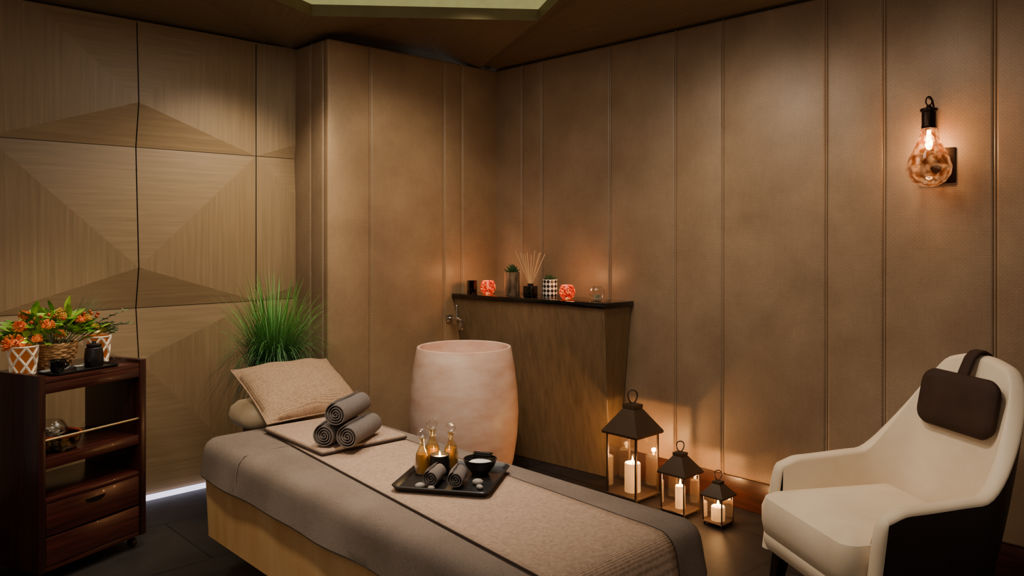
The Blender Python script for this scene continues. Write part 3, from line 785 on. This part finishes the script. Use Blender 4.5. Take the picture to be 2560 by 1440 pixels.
for z0, z1, cut in ((.212,.348,True), (.083,.204,False)):
    dr = MB().box((0,-dpt/2+.012,(z0+z1)/2), (w-.074,.018,z1-z0), .003).build('drawer', M['rose'], t)
    if cut:
        pts = [(.05*math.cos(PI+PI*i/16), 0, .022*math.sin(PI+PI*i/16)) for i in range(17)]
        MB().poly([(x, -dpt/2+.0015, z1-.03+z) for x, y, z in pts], [(x, -dpt/2+.006, z1-.03+z) for x, y, z in pts]).build('finger_hole', M['gap'], dr)  # solid dark half disc, the cutout's shade put into its colour
MB().tube([(-w/2+.034,-dpt/2+.014,.622), (w/2-.034,-dpt/2+.014,.622)], .005, 10).build('rail', M['brass'], t)['label'] = 'thin brass rail across the open shelf'
for sx in (-1,1):
    for sy in (-1,1):
        MB().lathe([(0,-.012), (.02,-.012), (.0225,-.006), (.0225,.006), (.02,.012), (0,.012)], 18, (0,0,0), T(sx*(w/2-.04), sy*(dpt/2-.05), .0225) @ R_(PI/2,'Y')).tube([(sx*(w/2-.04), sy*(dpt/2-.05)+.0, .03), (sx*(w/2-.04), sy*(dpt/2-.05), .0615)], .008, 8).build('castor', M['rubber'], t)
ZP = .889
o = MB().rr([(.06,.001), (.01,0), (0,.012), (.004,.013), (.012,.004), (.06,.004)], .165, .075, .03).build('black_tray', M['blackmatte'], None, (*TL(-.02,-.115), ZP), tr)
tag(o, 'slim black tray on top of the rosewood trolley', 'tray')
q = thing('tea_cup', 'small black tea cup on the slim trolley tray', 'cup', (*TL(-.125,-.115), ZP+.0045), tr)
MB().lathe([(0,0), (.02,0), (.023,.004), (.034,.03), (.036,.056), (.033,.056), (.031,.03), (.015,.007), (0,.007)], 28).build('bowl', M['blackgloss'], q)
MB().tube([(.034+.02*math.sin(PI*i/8), 0, .046-.03*i/8) for i in range(9)], .004, 8).build('handle', M['blackgloss'], q)
tealight((*TL(-.03,-.125), ZP+.0045), 'unlit tealight candle between cup and black jar on the trolley', None, 1.25)
q = thing('lidded_jar', 'matte black lidded jar at the right end of the trolley tray', 'jar', (*TL(.06,-.105), ZP+.0045), tr)
MB().lathe([(0,0), (.036,0), (.04,.005), (.041,.05), (.036,.085), (.027,.092), (0,.092)], 28).build('body', M['blackmatte'], q)
MB().lathe([(.031,.0921), (.033,.096), (.032,.104), (.01,.108), (.009,.116), (0,.118)], 24).build('lid', M['blackmatte'], q)
def lattice_holder(x, y, label):
    q = thing('lattice_candle_holder', label, 'candle holder', (*TL(x, y), ZP), 0, 'lattice candle holders on the trolley')
    h, r0, r1 = .128, .046, .058
    MB().lathe([(0,0), (r0-.003,0), (r1-.003,h), (r1-.006,h), (r0-.006,.006), (0,.006)], 28).build('glass_cup', M['amber'], q)
    mb = MB()
    for sg in (-1, 1):
        for k in range(6):
            mb.tube([((r0+(r1-r0)*v)*math.cos(2*PI*k/6+sg*v*1.6), (r0+(r1-r0)*v)*math.sin(2*PI*k/6+sg*v*1.6), .003+(h-.006)*v) for v in [i/10 for i in range(11)]], .0055, 6)
    for r, z in ((r0, .004), (r1, h-.003)):
        mb.tube([(r*math.cos(a), r*math.sin(a), z) for a in [2*PI*i/28 for i in range(28)]], .004, 6, True)
    mb.build('lattice', M['lattice'], q)
    lamp('POINT', (*TL(x, y), ZP+.15), .2, (1,.55,.2), size=.02)
lattice_holder(-.205, .0, 'amber candle holder with cream lattice left of the wicker basket')
lattice_holder(.17, .02, 'amber candle holder with cream lattice right of the wicker basket')
# wicker basket + bouquet
bl = TL(-.02, .075)
q = thing('wicker_basket', 'round wicker basket holding flowers on top of the trolley', 'basket', (*bl, ZP))
mb = MB()
for k in range(9):
    z = .006 + .0115*k; r = .068 + .03*math.sin(min(1, k/8)*PI*.55)
    mb.tube([((r+.004*math.cos(i*PI/2*1.0+k*PI))*math.cos(2*PI*i/48), (r+.004*math.cos(i*PI/2+k*PI))*math.sin(2*PI*i/48), z+.002*math.sin(i*1.3)) for i in range(48)], .0065, 6, True)
mb.lathe([(0,.002), (.066,.002), (.066,.006), (0,.006)], 24)
mb.build('woven_body', M['wicker'], q)
mb = MB(); r = .098
for ph in (0, PI):
    mb.tube([((r+.006*math.cos(i*.9+ph))*math.cos(2*PI*i/60), (r+.006*math.cos(i*.9+ph))*math.sin(2*PI*i/60), .108+.006*math.sin(i*.9+ph)) for i in range(60)], .006, 6, True)
mb.build('rim', M['wicker'], q)
q = thing('flower_bouquet', 'bouquet of orange pincushion flowers and green leaves in the wicker basket', 'flowers', (*bl, ZP+.012), tr)
rnd = random.Random(3)
def leafshape(mb, p, d, L, wd):
    d = d.normalized(); sd = d.cross(Vector((0,0,1)));
    sd = sd.normalized() if sd.length > 1e-3 else Vector((1,0,0)); up = sd.cross(d)
    tilt = rnd.uniform(-.6,.6); sd = (sd*math.cos(tilt)+up*math.sin(tilt)); up = sd.cross(d)
    def fn(u, v):
        return p + d*L*v + sd*(u-.5)*2*wd*math.sin(PI*min(1, v*.92+.06))**.8 + up*(-.15*L*v*v + .25*wd*abs(u-.5)*2)
    mb.surf(fn, 2, 5)
mb = MB(); st = MB()
for i in range(230):
    a = rnd.uniform(0, 2*PI); rr0 = rnd.uniform(0,1)**.5
    c = Vector((.225*rr0*math.cos(a), .12*rr0*math.sin(a), .12 + .10*(1-rr0*rr0)*rnd.uniform(.4,1.2) + rnd.uniform(-.015,.025)))
    d = Vector((math.cos(a)*rr0, math.sin(a)*rr0, rnd.uniform(-.1,.9)))
    leafshape(mb, c, d + Vector((rnd.uniform(-.4,.4), rnd.uniform(-.4,.4), 0)), rnd.uniform(.045,.08), rnd.uniform(.013,.023))
    if i % 4 == 0: st.tube([(c.x*.2, c.y*.2, .0), (c.x*.6, c.y*.6, c.z*.7), tuple(c)], .002, 5)
mb.build('foliage', M['leaf'], q); st.build('stems', M['leafd'], q)
for n_, (x, y, z, r) in enumerate(((-.225,-.07,.12,.046), (-.185,-.05,.19,.03), (-.10,-.12,.195,.028), (-.02,-.09,.23,.024), (.06,-.115,.205,.022), (-.13,.0,.235,.026), (.12,-.08,.205,.02), (-.05,-.13,.15,.022), (.02,-.03,.245,.018), (-.15,-.12,.14,.022), (.16,-.08,.16,.018))):
    mb = MB(); mb.sphere((x,y,z), r*.6, u=12, v=8)
    for k in range(70):
        zz = rnd.uniform(-.5,1); a = rnd.uniform(0,2*PI); s = math.sqrt(max(0,1-zz*zz)); d = Vector((s*math.cos(a), s*math.sin(a), zz))
        mb.tube([Vector((x,y,z))+d*r*.5, Vector((x,y,z))+d*r*1.05+Vector((0,0,r*.1))], [r*.07, r*.09], 4)
    mb.build('pincushion_flower', M['yellow' if n_ in (3, 6, 8, 10) else 'orange'], q)
for k in range(36):
    MB().sphere((rnd.uniform(-.14,.18), rnd.uniform(-.13,.05), rnd.uniform(.20,.245)), rnd.uniform(.006,.010), u=8, v=6).build('berry', M['berry'], q)
mb = MB(); st = MB()
for k in range(9):
    a = rnd.uniform(-.5,.6); L = rnd.uniform(.12,.24); b = Vector((.1, rnd.uniform(-.08,.04), .13)); d = Vector((math.cos(a), math.sin(a)*.7, rnd.uniform(.0,.7)))
    e = [b + d*L*v + Vector((0,0,-.05*v*v)) for v in [i/6 for i in range(7)]]
    st.tube(e, .0015, 5)
    for pnt in e[1:]:
        for sg in (-1,1): leafshape(mb, pnt, Vector((d.x*.5, sg*.8+d.y, .3)), .03, .013)
mb.build('eucalyptus_leaves', M['leafd'], q); st.build('twigs', M['wick'], q)
def blade(mb, b, az, L, spread, wd, droop):
    d = Vector((math.cos(az), math.sin(az), 0)); sd = Vector((-d.y, d.x, 0)); n = 10
    def c(v): return b + d*spread*(v**1.4) + Vector((0,0, L*v - droop*v**2.6))
    def fn(u, v): return c(v) + sd*(u-.5)*wd*(1-v)**.6*(1 if v < .99 else .05)
    mb.surf(fn, 1, n)
mb = MB()
for k in range(40): blade(mb, Vector((.10, rnd.uniform(-.03,.03), .14)), rnd.uniform(-.5,.4), rnd.uniform(.12,.24), rnd.uniform(.06,.2), .005, .02)
mb.build('grass_blades', M['leafd'], q)

# on the shelf of the trolley
SZ = .5442
lb = TL(-.10, -.075)
q = thing('lacquer_bowl', 'round black lacquer bowl with gold pattern and red rim on the trolley shelf', 'bowl', (*lb, SZ))
MB().lathe([(0,0), (.07,0), (.075,.004), (.09,.03), (.098,.068), (.092,.068), (.084,.032), (.06,.012), (0,.012)], 40).build('body', M['lacquer'], q)
MB().tube([(.095*math.cos(a), .095*math.sin(a), .069) for a in [2*PI*i/40 for i in range(40)]], .006, 8, True).build('rim', M['redlac'], q)
q = thing('glass_ball_vase', 'clear glass ball vase with white petals standing in the lacquer bowl', 'vase', (lb[0]-.018, lb[1]-.006, SZ+.0125))
MB().lathe([(0,0), (.02,.001), (.05,.02), (.064,.056), (.061,.083), (.044,.114), (.036,.12), (.034,.119), (.058,.082), (.061,.056), (.047,.022), (0,.004)], 32).build('glass', M['clear'], q)
mb = MB()
for k in range(40): leafshape(mb, Vector((rnd.uniform(-.022,.022), rnd.uniform(-.022,.022), .035+rnd.uniform(0,.045))), Vector((rnd.uniform(-1,1), rnd.uniform(-1,1), .5)), .027, .015)
mb.build('petals', M['white'], q)

# ================================================================= ORNAMENTAL GRASS
GP = (2.06, 4.10)
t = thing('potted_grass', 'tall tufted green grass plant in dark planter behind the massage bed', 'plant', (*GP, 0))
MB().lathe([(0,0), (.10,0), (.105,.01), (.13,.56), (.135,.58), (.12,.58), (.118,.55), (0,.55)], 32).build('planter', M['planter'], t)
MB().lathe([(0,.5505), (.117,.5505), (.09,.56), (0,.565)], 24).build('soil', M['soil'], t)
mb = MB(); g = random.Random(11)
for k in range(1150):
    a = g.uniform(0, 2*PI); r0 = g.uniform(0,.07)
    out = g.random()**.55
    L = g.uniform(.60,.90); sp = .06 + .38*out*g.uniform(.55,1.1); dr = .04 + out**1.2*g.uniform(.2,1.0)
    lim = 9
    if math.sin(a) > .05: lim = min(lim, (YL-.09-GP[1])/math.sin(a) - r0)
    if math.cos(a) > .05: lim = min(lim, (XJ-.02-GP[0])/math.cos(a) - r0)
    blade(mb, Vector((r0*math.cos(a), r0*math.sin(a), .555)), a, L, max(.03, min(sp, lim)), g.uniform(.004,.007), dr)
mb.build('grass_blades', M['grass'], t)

# ================================================================= LIGHTS
W_ = D.worlds.new('World'); bpy.context.scene.world = W_; W_.use_nodes = True
bg = W_.node_tree.nodes['Background']; bg.inputs[0].default_value = (1,.80,.62,1); bg.inputs[1].default_value = .15
lamp('AREA', (2.0,2.75,ZC-.015), 28, (1,.86,.68), (2.0,2.75,0), 1.1)
lamp('AREA', (-.5,.3,2.5), 24, (1,.85,.70), (2.5,2.4,.4), 2.0)  # added soft fill behind the camera, not a fitting of the room
WARM = (1,.80,.56)
lamp('SPOT', (2.25,3.85,2.64), 78, (1,.84,.60), (1.8,4.65,1.0), .08, 88, .9)
lamp('SPOT', (1.25,3.5,2.66), 78, (1,.83,.58), (1.0,4.15,.95), .08, 48, .7)
lamp('SPOT', (.35,2.3,2.6), 75, (1,.83,.60), (1.2,3.0,.35), .1, 70, .9)  # added fill from the left for the bed base and trolley front
lamp('SPOT', (2.8,3.1,2.66), 42, (1,.80,.54), (2.9,4.236,1.2), .15, 95, 1)
lamp('SPOT', (2.5,3.0,2.66), 110, (1,.84,.70), (3.1,3.68,.5), .08, 38, .9)
lamp('SPOT', (1.5,1.7,2.66), 110, (1,.84,.70), (1.65,2.3,.66), .12, 66, 1)
lamp('SPOT', (2.8,2.3,2.66), 40, WARM, (3.869,2.1,1.4), .15, 90, 1)
lamp('SPOT', (2.9,1.4,2.66), 18, (1,.77,.55), (3.869,1.4,1.2), .15, 110, 1)
lamp('SPOT', (2.2,1.6,2.66), 95, (1,.84,.68), (3.1,1.2,.6), .1, 48, .9)
lamp('SPOT', (1.75,3.3,2.66), 28, (1,.92,.75), (2.05,4.1,1.05), .05, 28, .7)  # extra spot added to brighten the grass plant

# ================================================================= CAMERA
cam = D.cameras.new('camera'); co = D.objects.new('camera', cam); COL.objects.link(co)
co.location = (0,0,H)
co.rotation_euler = Vector((FW.x, FW.y, 0)).to_track_quat('-Z', 'Y').to_euler()
cam.sensor_width = 36; cam.lens = F/2560*36; cam.shift_y = -130/2560; cam.clip_start = .02
bpy.context.scene.camera = co
